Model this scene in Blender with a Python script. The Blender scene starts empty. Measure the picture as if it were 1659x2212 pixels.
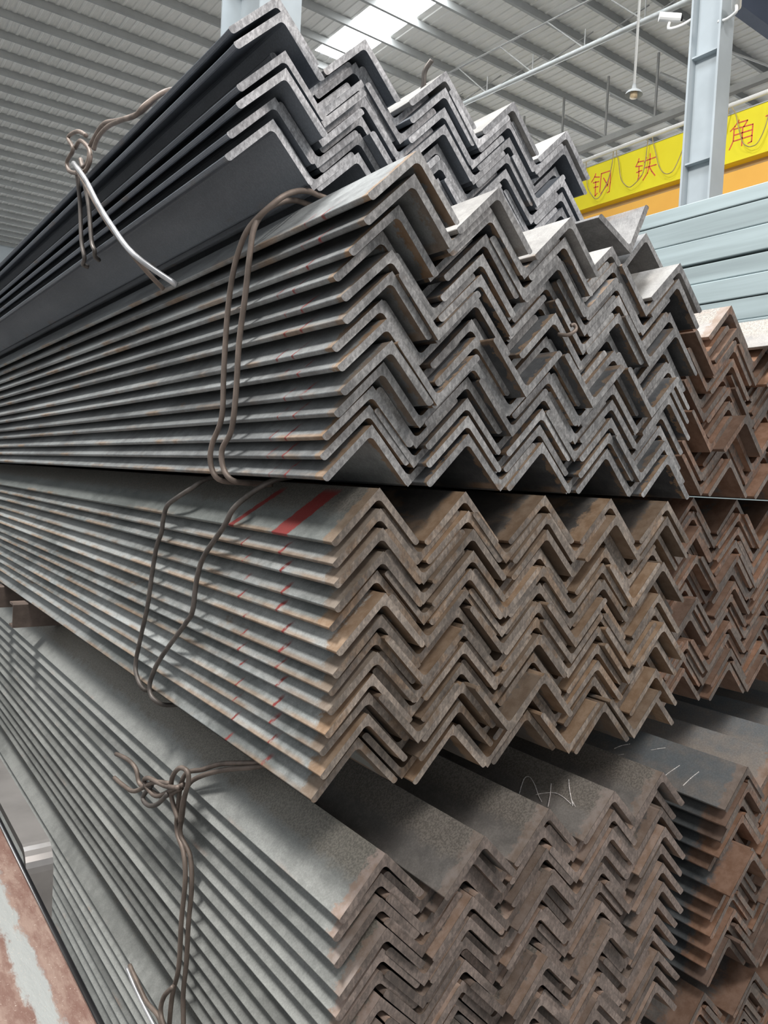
import bpy, bmesh, math, random
from mathutils import Vector, Matrix, noise
random.seed(11)
C = bpy.context.scene.collection
SC = bpy.context.scene
H = 1.42                       # camera height above the floor; working coordinates below are relative to the camera
# ------------------------------------------------------------------ camera
cam = bpy.data.cameras.new('camera'); camo = bpy.data.objects.new('camera', cam); C.objects.link(camo)
R3 = Matrix(((0.80823393, 0.01880829, 0.58856109),
             (-0.58658313, -0.06212286, 0.80750293),
             (0.05175084, -0.99789128, -0.03917718)))   # columns: image right, image down, view direction
right, down, fwd = R3.col[0], R3.col[1], R3.col[2]
camo.matrix_world = Matrix((( right[0], -down[0], -fwd[0], 0), (right[1], -down[1], -fwd[1], 0),
                            (right[2], -down[2], -fwd[2], H), (0, 0, 0, 1)))
cam.sensor_fit = 'HORIZONTAL'; cam.sensor_width = 36.0; cam.lens = 36.0*1689.8/1659.0
cam.clip_start = 0.02; cam.clip_end = 200
SC.camera = camo
# ------------------------------------------------------------------ world, lamps, exposure
w = bpy.data.worlds.new('hall_air'); SC.world = w; w.use_nodes = True
w.node_tree.nodes['Background'].inputs[0].default_value = (0.94, 0.97, 1.0, 1)
w.node_tree.nodes['Background'].inputs[1].default_value = 0.6
SC.view_settings.view_transform = 'Standard'; SC.view_settings.look = 'None'
SC.view_settings.exposure = 0.0; SC.view_settings.gamma = 1.0; SC.view_settings.use_curve_mapping = False
def area(name, loc, target, size, power, col):
    l = bpy.data.lights.new(name, 'AREA'); l.shape = 'RECTANGLE'; l.size = size[0]; l.size_y = size[1]
    l.energy = power; l.color = col
    o = bpy.data.objects.new(name, l); C.objects.link(o); o.location = (loc[0], loc[1], loc[2]+H)
    d = Vector((target[0]-loc[0], target[1]-loc[1], target[2]-loc[2])); o.rotation_euler = d.to_track_quat('-Z', 'Y').to_euler()
    return o
area('bay_light_left', (-1.8, 3.0, 6.0), (0.5, 1.0, 0), (1.6, 1.0), 560, (1.0, 0.97, 0.93))
area('bay_light_front', (-0.4, -3.2, 6.4), (0.8, 0.8, 0), (1.8, 1.2), 360, (1.0, 0.97, 0.93))
area('bay_light_right', (3.4, -4.2, 5.6), (0.9, 0.9, -0.3), (1.4, 1.4), 260, (1.0, 0.90, 0.84))
area('bay_light_far', (1.6, 3.8, 7.6), (1.2, 1.5, 0.3), (2.2, 1.0), 330, (0.92, 0.96, 1.0))

area('roof_fill_light_far', (19, 21, 8.6), (17, 20, 0), (13, 14), 10500, (0.95, 0.98, 1.0))  # added fill over the far hall to brighten the roof; no skylight there

# ------------------------------------------------------------------ helpers
def tag(o, label=None, cat=None, group=None, kind=None):
    if label: o['label'] = label
    if cat: o['category'] = cat
    if group: o['group'] = group
    if kind: o['kind'] = kind
    return o
def mesh_obj(name, verts, faces, mats, parent=None, smooth=False, mi=None, loc=None):
    me = bpy.data.meshes.new(name); me.from_pydata(verts, [], faces); me.update()
    for m in (mats if isinstance(mats, (list, tuple)) else [mats]): me.materials.append(m)
    if mi: me.polygons.foreach_set('material_index', mi)
    if smooth: me.polygons.foreach_set('use_smooth', [True]*len(faces))
    o = bpy.data.objects.new(name, me); C.objects.link(o)
    o.location = loc if loc else (0, 0, H if parent is None else 0)
    if parent: o.parent = parent
    return o
def empty(name, loc):
    o = bpy.data.objects.new(name, None); C.objects.link(o); o.location = (loc[0], loc[1], loc[2]+H); o.empty_display_size = 0.1
    return o
class MB:
    """collects simple solids into one mesh"""
    def __init__(s): s.v = []; s.f = []
    def box(s, a, b):
        n = len(s.v)
        for z in (a[2], b[2]):
            for x, y in ((a[0], a[1]), (b[0], a[1]), (b[0], b[1]), (a[0], b[1])): s.v.append((x, y, z))
        s.f += [(n+3, n+2, n+1, n), (n+4, n+5, n+6, n+7), (n, n+1, n+5, n+4), (n+1, n+2, n+6, n+5), (n+2, n+3, n+7, n+6), (n+3, n, n+4, n+7)]
        return s
    def tube(s, pts, r, sides=10, sub=5, closed=False, spline=True):
        P = [Vector(p) for p in pts]
        if spline and len(P) > 2:
            Q = []
            n = len(P)
            for i in range(n-1):
                p0, p1, p2, p3 = P[max(i-1, 0)], P[i], P[i+1], P[min(i+2, n-1)]
                for k in range(sub):
                    t = k/sub
                    Q.append(0.5*((2*p1)+(p2-p0)*t+(2*p0-5*p1+4*p2-p3)*t*t+(3*p1-p0-3*p2+p3)*t**3))
            Q.append(P[-1]); P = Q
        n0 = len(s.v); up = Vector((0.3, 0.2, 1)).normalized(); N = None
        for i, p in enumerate(P):
            d = (P[min(i+1, len(P)-1)]-P[max(i-1, 0)]).normalized()
            if N is None: N = d.cross(up).normalized()
            N = (N-d*N.dot(d)).normalized(); B = d.cross(N)
            rr = r
            for k in range(sides):
                a = 2*math.pi*k/sides; q = p+(N*math.cos(a)+B*math.sin(a))*rr; s.v.append(tuple(q))
        for i in range(len(P)-1):
            for k in range(sides):
                a = n0+i*sides+k; b = n0+i*sides+(k+1) % sides
                s.f.append((a, b, b+sides, a+sides))
        s.f.append(tuple(n0+k for k in range(sides))[::-1]); s.f.append(tuple(n0+(len(P)-1)*sides+k for k in range(sides)))
        return s
    def prism(s, poly, axis, a, b):
        """extrude a 2d outline along x ('x': outline in yz) or y ('y': outline in xz) or z ('z': outline in xy)"""
        n = len(s.v); m = len(poly)
        for t in (a, b):
            for u, v in poly:
                s.v.append({'x': (t, u, v), 'y': (u, t, v), 'z': (u, v, t)}[axis])
        s.f.append(tuple(n+i for i in range(m))); s.f.append(tuple(n+m+i for i in range(m))[::-1])
        for i in range(m):
            j = (i+1) % m; s.f.append((n+j, n+i, n+m+i, n+m+j))
        return s
    def build(s, name, mat, parent=None, smooth=False, loc=None):
        o = mesh_obj(name, s.v, s.f, mat, parent, smooth, loc=loc)
        if True:
            bm = bmesh.new(); bm.from_mesh(o.data); bmesh.ops.recalc_face_normals(bm, faces=bm.faces); bm.to_mesh(o.data); bm.free()
        return o

# ------------------------------------------------------------------ materials
def newmat(name):
    m = bpy.data.materials.new(name); m.use_nodes = True; nt = m.node_tree
    return m, nt, nt.nodes['Principled BSDF']
def N(nt, t, **kw):
    n = nt.nodes.new(t)
    for k, v in kw.items(): setattr(n, k, v)
    return n
def L(nt, a, b): nt.links.new(a, b)
def math_(nt, op, a, b=None, c=None, clamp=False):
    n = N(nt, 'ShaderNodeMath', operation=op); n.use_clamp = clamp
    for i, x in enumerate((a, b, c)):
        if x is None: continue
        if isinstance(x, (int, float)): n.inputs[i].default_value = x
        else: L(nt, x, n.inputs[i])
    return n.outputs[0]
def mix(nt, fac, a, b, mode='MIX'):
    n = N(nt, 'ShaderNodeMix', data_type='RGBA', blend_type=mode)
    for i, x in ((0, fac), (6, a), (7, b)):
        if isinstance(x, (int, float)): n.inputs[i].default_value = x
        elif isinstance(x, tuple): n.inputs[i].default_value = (x[0], x[1], x[2], 1)
        else: L(nt, x, n.inputs[i])
    return n.outputs[2]
def ramp(nt, v, lo, hi):
    n = N(nt, 'ShaderNodeMapRange', interpolation_type='SMOOTHSTEP'); L(nt, v, n.inputs[0])
    n.inputs[1].default_value = lo; n.inputs[2].default_value = hi
    return n.outputs[0]
def noise_(nt, vec, scale, detail=4, rough=0.6, scl=None):
    if scl:
        mp = N(nt, 'ShaderNodeMapping'); mp.inputs['Scale'].default_value = scl; L(nt, vec, mp.inputs['Vector']); vec = mp.outputs[0]
    n = N(nt, 'ShaderNodeTexNoise'); n.inputs['Scale'].default_value = scale; n.inputs['Detail'].default_value = detail
    n.inputs['Roughness'].default_value = rough; L(nt, vec, n.inputs['Vector']); return n.outputs[0]

def steel(name, dark, light, rust=(0.24, 0.135, 0.07), rust_amt=0.0, end_rust=0.03, toe_rust=0.5, ridge=None,
          metal=0.35, rough=0.52, paint=None, face=False):
    m, nt, P = newmat(name)
    at = N(nt, 'ShaderNodeAttribute'); at.attribute_name = 'loc'
    oi = N(nt, 'ShaderNodeObjectInfo'); geo = N(nt, 'ShaderNodeNewGeometry')
    rnd = math_(nt, 'FRACT', math_(nt, 'ADD', oi.outputs['Random'], geo.outputs['Random Per Island']))
    off = N(nt, 'ShaderNodeCombineXYZ'); L(nt, math_(nt, 'MULTIPLY', rnd, 9.0), off.inputs[0]); L(nt, math_(nt, 'MULTIPLY', rnd, 31.0), off.inputs[1])
    va = N(nt, 'ShaderNodeVectorMath', operation='ADD'); L(nt, at.outputs['Vector'], va.inputs[0]); L(nt, off.outputs[0], va.inputs[1])
    v = va.outputs[0]
    sep = N(nt, 'ShaderNodeSeparateXYZ'); L(nt, at.outputs['Vector'], sep.inputs[0]); lx, ly, lz = sep.outputs
    big = noise_(nt, v, 9, 5, 0.6, (1, 0.25, 1)); mid = noise_(nt, v, 45, 5, 0.65); fine = noise_(nt, v, 320, 3, 0.7)
    col = mix(nt, ramp(nt, math_(nt, 'ADD', math_(nt, 'MULTIPLY', big, 0.7), math_(nt, 'MULTIPLY', mid, 0.3)), 0.36, 0.62), dark, light)
    col = mix(nt, ramp(nt, fine, 0.35, 0.7), mix(nt, 0.22, col, (0.03, 0.03, 0.03)), col)
    if ridge:
        rz = math_(nt, 'ADD', lz, math_(nt, 'MULTIPLY', math_(nt, 'SUBTRACT', mid, 0.5), 0.03))
        col = mix(nt, math_(nt, 'MULTIPLY', ramp(nt, rz, -0.044, -0.026), 0.85), col, mix(nt, ramp(nt, fine, 0.4, 0.6), (ridge[0]*.55, ridge[1]*.55, ridge[2]*.55), ridge))
    # rust: freshly cut end, rolled toe edge, random patches
    yy = math_(nt, 'ADD', ly, math_(nt, 'MULTIPLY', math_(nt, 'SUBTRACT', noise_(nt, v, 70, 4, 0.7), 0.5), 0.05))
    em = math_(nt, 'SUBTRACT', 1.0, ramp(nt, yy, end_rust*0.75, end_rust*1.15)) if end_rust > 0 else math_(nt, 'MULTIPLY', ly, 0.0)
    toe = math_(nt, 'SUBTRACT', 1.0, ramp(nt, lz, -0.0665, -0.0615))
    patch = ramp(nt, math_(nt, 'ADD', noise_(nt, v, 14, 5, 0.65, (1, 0.35, 1)), rust_amt), 0.62, 0.70)
    toep = math_(nt, 'MULTIPLY', toe, ramp(nt, noise_(nt, v, 12, 3, 0.6, (1, 0.5, 1)), 0.62-0.3*toe_rust, 0.80-0.3*toe_rust))
    var = math_(nt, 'MULTIPLY_ADD', rnd, 0.5, 0.6, clamp=True)
    rm = math_(nt, 'MAXIMUM', math_(nt, 'MULTIPLY', em, var), math_(nt, 'MAXIMUM', math_(nt, 'MULTIPLY', patch, 0.75), math_(nt, 'MULTIPLY', toep, 0.8)))
    rc = mix(nt, ramp(nt, mid, 0.35, 0.65), rust, (rust[0]*1.35, rust[1]*1.5, rust[2]*1.7))
    col = mix(nt, rm, col, rc)
    if face:   # sawn end: brushed, streaky
        st = noise_(nt, v, 210, 4, 0.7, (1, 1, 0.5)); col = mix(nt, ramp(nt, st, 0.38, 0.66), mix(nt, 0.45, col, (0.02, 0.02, 0.022)), col)
    br = math_(nt, 'MULTIPLY_ADD', rnd, 0.5, 0.75)
    bc = N(nt, 'ShaderNodeHueSaturation'); L(nt, col, bc.inputs['Color']); L(nt, br, bc.inputs['Value']); col = bc.outputs[0]
    if paint:
        msk = None; pth = 0.22 if name.endswith('stripes') else 0.36
        for (y0, y1, zmin, zmax, sk) in paint:
            yn = math_(nt, 'ADD', math_(nt, 'ADD', ly, math_(nt, 'MULTIPLY', lz, sk)), math_(nt, 'MULTIPLY', math_(nt, 'SUBTRACT', noise_(nt, v, 110, 3, 0.6, (1, 1, 0.2)), 0.5), 0.012))
            a = math_(nt, 'MULTIPLY', ramp(nt, yn, y0-0.002, y0+0.002), math_(nt, 'SUBTRACT', 1.0, ramp(nt, yn, y1-0.002, y1+0.002)))
            a = math_(nt, 'MULTIPLY', a, math_(nt, 'MULTIPLY', ramp(nt, lz, zmin-0.004, zmin), math_(nt, 'SUBTRACT', 1.0, ramp(nt, lz, zmax, zmax+0.01))))
            a = math_(nt, 'MULTIPLY', a, math_(nt, 'LESS_THAN', lx, 0.0))
            msk = a if msk is None else math_(nt, 'MAXIMUM', msk, a)
        col = mix(nt, math_(nt, 'MULTIPLY', msk, ramp(nt, noise_(nt, v, 60, 4, 0.6), pth, pth+0.16)), col, (0.22, 0.030, 0.027))
    L(nt, col, P.inputs['Base Color']); P.inputs['Metallic'].default_value = metal
    L(nt, math_(nt, 'MULTIPLY_ADD', rm, 0.25, math_(nt, 'MULTIPLY_ADD', mid, 0.25, rough-0.12), clamp=True), P.inputs['Roughness'])
    bp = N(nt, 'ShaderNodeBump'); bp.inputs['Strength'].default_value = 0.35; bp.inputs['Distance'].default_value = 0.0012
    L(nt, math_(nt, 'ADD', mid, math_(nt, 'MULTIPLY', fine, 0.4)), bp.inputs['Height']); L(nt, bp.outputs[0], P.inputs['Normal'])
    return m
def plain(name, col, rough=0.6, metal=0.0, nscale=12, var=0.25, spec=None, bump=0.0, coord='Object', scl=None):
    m, nt, P = newmat(name)
    tc = N(nt, 'ShaderNodeTexCoord'); v = tc.outputs[coord]
    n = noise_(nt, v, nscale, 4, 0.6, scl)
    c = mix(nt, ramp(nt, n, 0.3, 0.7), tuple(x*(1-var) for x in col), tuple(min(1, x*(1+var*0.6)) for x in col))
    L(nt, c, P.inputs['Base Color']); P.inputs['Roughness'].default_value = rough; P.inputs['Metallic'].default_value = metal
    if bump:
        b = N(nt, 'ShaderNodeBump'); b.inputs['Strength'].default_value = 0.5; b.inputs['Distance'].default_value = bump
        L(nt, n, b.inputs['Height']); L(nt, b.outputs[0], P.inputs['Normal'])
    return m
M = {}
OCH = (0.215, 0.14, 0.085)
M['b1s'] = steel('haze_blue_mill_scale', (0.15, 0.17, 0.20), (0.20, 0.225, 0.26), rust_amt=-0.1, end_rust=0.0, toe_rust=0.15, rust=(0.17, 0.13, 0.10))  # veiling haze over the top bundle painted in: lighter, bluer scale
M['b1f'] = steel('pale_sawn_steel', (0.36, 0.37, 0.39), (0.58, 0.59, 0.61), rust_amt=-0.3, end_rust=-1, toe_rust=0, face=True)
M['b2s'] = steel('grey_mill_scale', (0.062, 0.068, 0.075), (0.15, 0.158, 0.166), rust_amt=-0.03, end_rust=0.009, toe_rust=0.45, rust=OCH)
M['b2p'] = steel('grey_mill_scale_red_dashes', (0.15, 0.158, 0.162), (0.33, 0.35, 0.355), rust_amt=-0.03, end_rust=0.016, toe_rust=0.4, rust=OCH,
                 paint=[(0.068, 0.073, -0.07, -0.055, 0.4), (0.112, 0.116, -0.07, -0.060, 0.4)])
M['b2f'] = steel('grey_sawn_steel', (0.27, 0.27, 0.27), (0.47, 0.47, 0.465), rust_amt=-0.08, end_rust=-1, toe_rust=0.2, face=True, rust=OCH)
M['b2t'] = steel('grey_top_scale_lit', (0.32, 0.31, 0.30), (0.50, 0.49, 0.47), rust_amt=-0.12, end_rust=0.0, toe_rust=0.3, rust=OCH, metal=0.1)  # lit copy of the grey scale: light from above painted into top bars
M['b3s'] = steel('rusty_grey_scale', (0.078, 0.074, 0.07), (0.165, 0.152, 0.14), rust_amt=0.10, end_rust=0.032, toe_rust=0.7, rust=OCH)
M['b3p'] = steel('grey_scale_red_paint_band', (0.17, 0.185, 0.18), (0.42, 0.44, 0.435), rust_amt=-0.02, end_rust=0.032, toe_rust=0.75, rust=OCH, metal=0.3,
                 paint=[(0.216, 0.221, -0.07, -0.063, 0.5), (0.098, 0.105, -0.07, -0.060, 0.5), (0.114, 0.118, -0.07, -0.062, 0.3)])
M['b3t'] = steel('grey_scale_broad_red_stripes', (0.13, 0.145, 0.14), (0.24, 0.26, 0.25), rust_amt=-0.03, end_rust=0.022, toe_rust=0.5, rust=OCH,
                 ridge=(0.20, 0.185, 0.16), paint=[(0.075, 0.118, -0.07, -0.012, 0.55), (0.215, 0.232, -0.07, -0.015, 0.9)])
M['b3f'] = steel('ochre_sawn_steel', (0.16, 0.135, 0.115), (0.37, 0.315, 0.265), rust_amt=0.10, end_rust=-1, toe_rust=0.4, face=True, rust=OCH, metal=0.2)
M['b4s'] = steel('green_grey_scale', (0.21, 0.218, 0.208), (0.35, 0.36, 0.345), rust_amt=-0.09, end_rust=0.018, toe_rust=0.1, rust=(0.26, 0.19, 0.15), ridge=(0.23, 0.21, 0.175), metal=0.25)
M['b4b'] = steel('brown_grey_scale', (0.10, 0.095, 0.09), (0.19, 0.175, 0.165), rust_amt=-0.02, end_rust=0.02, toe_rust=0.4, rust=(0.24, 0.165, 0.12), ridge=(0.25, 0.225, 0.195))
M['b4f'] = steel('brown_sawn_steel', (0.13, 0.105, 0.09), (0.29, 0.235, 0.205), rust_amt=-0.02, end_rust=-1, toe_rust=0.2, face=True, rust=(0.2, 0.12, 0.075), metal=0.15)
M['b4t'] = steel('brown_top_scale_lit', (0.20, 0.19, 0.18), (0.33, 0.31, 0.29), rust_amt=-0.04, end_rust=0.02, toe_rust=0.3, rust=(0.26, 0.2, 0.16), ridge=(0.31, 0.28, 0.245))  # lighter brown-grey copy; light falling on the top bars is in the colour
M['b4rt'] = steel('beige_top_scale_blue_patches', (0.24, 0.27, 0.29), (0.37, 0.33, 0.295), rust_amt=0.0, end_rust=0.02, toe_rust=0.8, rust=(0.27, 0.19, 0.14))  # beige with blue patches, paled to paint in the light on top
M['b5s'] = steel('rust_brown_scale', (0.11, 0.10, 0.095), (0.21, 0.19, 0.175), rust_amt=0.12, end_rust=0.05, toe_rust=0.7, rust=(0.21, 0.115, 0.07))
M['b5f'] = steel('rust_brown_sawn_steel', (0.14, 0.115, 0.10), (0.23, 0.19, 0.16), rust_amt=0.12, end_rust=-1, toe_rust=0.5, face=True, rust=(0.22, 0.125, 0.08), metal=0.15)
M['b4rs'] = steel('dark_scale_rusty_end', (0.08, 0.088, 0.095), (0.17, 0.18, 0.185), rust_amt=-0.04, end_rust=0.05, toe_rust=0.2, rust=(0.21, 0.115, 0.07))
M['loose'] = steel('bright_scuffed_scale', (0.12, 0.12, 0.125), (0.33, 0.33, 0.33), rust_amt=-0.1, end_rust=0.0, toe_rust=0.2)
M['wire'] = plain('rusty_tie_wire', (0.20, 0.16, 0.135), 0.55, 0.3, 30, 0.35, scl=(1, 1, 0.6))
M['wire_bright'] = plain('bright_tie_wire', (0.55, 0.56, 0.58), 0.35, 0.6, 30, 0.25)
M['wire_dark'] = plain('dark_tie_wire', (0.13, 0.115, 0.105), 0.5, 0.4, 25, 0.4)

# ------------------------------------------------------------------ the angle bar
LEG, T = 0.096, 0.0076
S2 = math.sqrt(0.5)
def profile(T):
    r, Rf = T*0.52, 0.0085
    P = [(0, 0), (LEG-0.0008, 0), (LEG, 0.0008)]
    for k in range(4):
        a = math.pi/2*k/3; P.append((LEG-r+r*math.cos(a), T-r+r*math.sin(a)))
    for k in range(5):
        a = math.pi/2*k/4; P.append((T+Rf-Rf*math.sin(a), T+Rf-Rf*math.cos(a)))
    Q = [(v, u) for u, v in P[1:7]][::-1]
    P = P+Q
    # (u: along the left leg, v: along the right leg) -> x, z with the corner on top
    return [((-u+v)*S2, -(u+v)*S2) for u, v in P]
PROFS = {'thin': profile(T), 'mid': profile(0.0081), 'thick': profile(0.0092)}; NP = len(PROFS['thin'])
TH = {'b1': ('mid', .0081), 'b2': ('mid', .0081), 'b3': ('thin', T), 'b2r': ('mid', .0081), 'b3r': ('mid', .0081), 'b4': ('thick', .0092), 'b4r': ('mid', .0081), 'b5': ('mid', .0081), 'b5r': ('mid', .0081)}
LENGTH = 6.0
def bar_geometry(seed, th='mid', y_end=LENGTH):
    PROF = PROFS[th]
    rnd = random.Random(seed)
    bend = [rnd.uniform(-1, 1)*0.0009, rnd.uniform(-1, 1)*0.0009]
    V = []; F = []; MI = []; LOC = []
    cx = sum(p[0] for p in PROF)/NP; cz = sum(p[1] for p in PROF)/NP
    slant = rnd.uniform(-0.05, 0.05); chip = rnd.random()
    secs = [(0.0, 0.0009), (0.0010, 0.0), (0.022, 0.0), (0.08, 0.0), (y_end*0.5, 0.0), (y_end, 0.0)]
    for si, (y, ins) in enumerate(secs):
        for i, (x, z) in enumerate(PROF):
            a, b = PROF[i-1], PROF[(i+1) % NP]
            tx, tz = b[0]-a[0], b[1]-a[1]; l = math.hypot(tx, tz) or 1; nx, nz = tz/l, -tx/l     # inward normal for this winding
            xx, zz, yy = x+nx*ins, z+nz*ins, y
            if si < 3:
                k = 1.0 if si < 2 else 0.4
                toe = max(0, -z-0.03)/0.04
                side = 0 if x < 0 else 1
                nrm = (-S2, S2) if side == 0 else (S2, S2)
                d = bend[side]*toe*k
                xx += nrm[0]*d; zz += nrm[1]*d
            if si < 2:
                yy += x*slant*0.35+noise.noise((x*60+seed*3.1, z*60, 0))*0.0024
                if chip > 0.7 and x < -0.035 and z < -0.045: yy += 0.004*(chip-0.7)/0.3
            V.append((xx, yy, zz)); LOC.append((x, max(yy, 0), z))
    ns = len(secs)
    for s in range(ns-1):
        for i in range(NP):
            j = (i+1) % NP
            F.append((s*NP+i, s*NP+j, (s+1)*NP+j, (s+1)*NP+i)); MI.append(1 if s == 0 else 0)
    # caps: quad strips across each leg (concave outline)
    def cap(s, flip):
        # outline order: corner, outer left, ... toe ..., fillet, ..., mirrored
        nfil = 7+5
        left = list(range(0, nfil))            # corner .. end of fillet
        a = [0]+[1, 2, 3, 4, 5, 6]+[7, 8, 9]
        b = [0]+[9, 10, 11]+list(range(12, NP))
        for poly in (a, b):
            f = tuple(s*NP+i for i in poly); F.append(f[::-1] if flip else f); MI.append(1)
    cap(0, False); cap(ns-1, True)
    return V, F, MI, LOC
def fill_mesh(me, V, F, MI, LOC):
    me.from_pydata(V, [], F); me.update(); me.polygons.foreach_set('material_index', MI)
    at = me.attributes.new('loc', 'FLOAT_VECTOR', 'POINT'); at.data.foreach_set('vector', [c for v in LOC for c in v])
def fix_normals(me):
    bm = bmesh.new(); bm.from_mesh(me); bmesh.ops.recalc_face_normals(bm, faces=bm.faces); bm.to_mesh(me); bm.free()
NVAR = 5
MESHES = {}
def bar_mesh(side, face, var, th='mid'):
    k = (side, face, var, th)
    if k not in MESHES:
        me = bpy.data.meshes.new('angle_bar'); me.materials.append(M[side]); me.materials.append(M[face])
        fill_mesh(me, *bar_geometry(var, th)); fix_normals(me); MESHES[k] = me
    return MESHES[k]

P_ = 0.149
ROWS = {'b1': [.655, .629, .597, .570, .545, .517, .489],
 'b2': [.388, .362, .333, .308, .281, .255, .223, .199, .170, .146, .118, .094, .069],
 'b3': [-.009, -.035, -.059, -.088, -.113, -.139, -.168, -.191, -.215, -.244, -.270, -.297, -.333],
 'b4': [-.480, -.510, -.541, -.573, -.604, -.636, -.668, -.700, -.731, -.762, -.791, -.819, -.847],
 'b2r': [.367, .322, .294, .266, .240, .212, .185, .158, .130, .103, .076],
 'b3r': [0.0-.028*i for i in range(13)],
 'b4r': [-.498-.0305*i for i in range(12)],
 'b5': [-.932-.030*i for i in range(12)],
 'b5r': [-.932-.030*i for i in range(12)]}
_ = None
YT = {"b2": [[739, 746, 774, 804, 783, 781, 798, 784, 773, 789, 810, 814, 807], [759, 770, 780, 784, 784, 791, 797, 786, 788, 800, 798, 794, 791], [766, 776, 784, 805, 814, 785, 800, 786, 790, 797, 799, 803, 795], [811, 805, 797, 792, 790, 809, 794, 792, _, 792, 792, 793, 796], [789, 790, _, _, 787, _, 797, 797, 792, _, 807, 798, 787]],
 "b3": [[800, 796, 789, 786, 796, 777, 784, 791, 787, 794, 802, 800, 819], [805, 797, 785, 783, 787, 796, 807, 794, 790, 792, 790, 792, 804], [796, 788, 787, 800, 790, 796, 795, 797, _, 800, _, 806, 806]],
 "b4": [[787, 796, 791, 776, _, 788], [760], [777], [772], [785, 800, 784, _, 778, 774, 771, 781, 779, 784, 771, 772, 770]],
 "b1": [[994, 978, _, 965, 960, 989, 992], [1000, 1023, 1005, 995, 1002, 1002, 1003], [990, 988, 988, 985, 1001], [986, 995, 993, 994, 997, 1007], [999, _, 1023, 1001, 1002]],
 "b2r": [[837, 822, 824, 826], [730]], "b3r": [[879, 877], [875, 868]], "b4r": [[752]]}
#  bundle: X of first column, columns, mean end distance, (side, face) materials, phrase for labels, valley column on the left
BUN = {
 'b1': (.500, 5, .998, ('b1s', 'b1f'), 'top bundle', 'blue-grey'),
 'b2': (.562, 5, .795, ('b2s', 'b2f'), 'second bundle', 'grey'),
 'b3': (.575, 5, .797, ('b3s', 'b3f'), 'third bundle', 'ochre-rusted'),
 'b4': (.605, 5, .780, ('b4b', 'b4f'), 'fourth bundle', 'brown-grey'),
 'b2r': (1.400, 6, .826, ('b5s', 'b5f'), 'upper right-hand bundle', 'rust-brown'),
 'b3r': (1.385, 6, .875, ('b5s', 'b5f'), 'middle right-hand bundle', 'rust-brown'),
 'b4r': (1.420, 6, .760, ('b4rs', 'b5f'), 'lower right-hand bundle', 'rust-brown'),
 'b5': (.600, 5, .800, ('b4s', 'b4f'), 'bottom bundle', 'brown-grey'),
 'b5r': (1.375, 6, .780, ('b5s', 'b5f'), 'bottom right-hand bundle', 'rust-brown')}
SKIP = {('b1', 0, 2), ('b2', 4, 2), ('b2r', 0, 1) if False else ('x', 0, 0)}
bars = []
for b, (X0, nc, ym, mats, phr, adj) in BUN.items():
    OV = 2*math.sqrt(2)*TH[b][1]; zs = ROWS[b]; n = len(zs); tight = b in ('b3',)
    ZZ = [[zs[i]+(random.uniform(-1, 1)*(0.0002 if tight else 0.0004)) for i in range(n)] for k in range(nc)]
    YY = [[0]*n for _k in range(nc)]
    for k in range(nc):
        for i in range(n):
            y = None
            t = YT.get(b, [])
            if k < len(t) and i < len(t[k]): y = t[k][i]
            y = y/1000 if y else ym+random.gauss(0, 0.010)
            YY[k][i] = y
            if (b, k, i) in SKIP: continue
            side, face = mats
            if b == 'b2' and k == 0: side = 'b2p'
            if b == 'b3' and k == 0: side = 'b3t' if i == 0 else 'b3p'
            if b == 'b4' and k == 0: side = 'b4s'
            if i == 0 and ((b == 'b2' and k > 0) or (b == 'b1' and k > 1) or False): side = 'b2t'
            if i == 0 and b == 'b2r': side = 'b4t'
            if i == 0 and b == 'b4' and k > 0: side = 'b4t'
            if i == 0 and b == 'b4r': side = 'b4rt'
            bars.append(dict(b=b, k=k, i=i, up=True, x=X0+k*P_+random.uniform(-1, 1)*0.0006, y=y, z=ZZ[k][i],
                             roll=random.uniform(-1, 1)*(0.0015 if tight else 0.004), side=side, face=face))
    ks = list(range(nc-1))
    if b in ('b2r', 'b3r'): ks = [-1]+ks
    for k in ks:
        for i in range(1, n):
            zl = [ZZ[q][i] for q in (k, k+1) if 0 <= q < nc]; za = [ZZ[q][i-1] for q in (k, k+1) if 0 <= q < nc]
            slack = min(za)-max(zl)-OV-0.0006
            zz = max(zl)-P_/2+0.0003+max(0, slack)*random.random()**1.3
            yl = [YY[q][i] for q in (k, k+1) if 0 <= q < nc]
            y = sum(yl)/len(yl)+random.gauss(0.004, 0.010)
            side, face = mats
            bars.append(dict(b=b, k=k, i=i, up=False, x=X0+(k+.5)*P_+random.uniform(-1, 1)*0.001, y=y, z=zz,
                             roll=random.uniform(-1, 1)*(0.0015 if tight else 0.004), side=side, face=face))
# which 300 show largest: nearest ends inside the frame
def screen(x, y, z):
    p = Vector((x, y, z)); d = p.dot(fwd); return (829.5+1689.8*p.dot(right)/d, 1106+1689.8*p.dot(down)/d, d)
for q in bars:
    u, v, d = screen(q['x'], q['y'], q['z']-(0.04 if q['up'] else -0.04))
    q['rank'] = d if (0 < u < 1659 and 0 < v < 2205) else 50+d
    if q['b'] in ('b5', 'b5r'): q['rank'] += 30
    if q['b'] == 'b4r' and q['k'] == 0 and q['i'] == 0 and q['up']: q['rank'] = 0
bars.sort(key=lambda q: q['rank'])
ORD = ['first', 'second', 'third', 'fourth', 'fifth', 'sixth', 'seventh', 'eighth', 'ninth', 'tenth', 'eleventh', 'twelfth', 'thirteenth']
COLN = ['leftmost column', 'second column', 'third column', 'fourth column', 'fifth column', 'sixth column']
VALN = {-1: 'leftmost valleys', 0: 'first valleys', 1: 'second valleys', 2: 'third valleys', 3: 'fourth valleys', 4: 'fifth valleys'}
def bar_matrix(q):
    m = Matrix.Rotation(q['roll']+(0 if q['up'] else math.pi), 4, 'Y'); m.translation = (q['x'], q['y'], q['z']+H); return m
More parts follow.
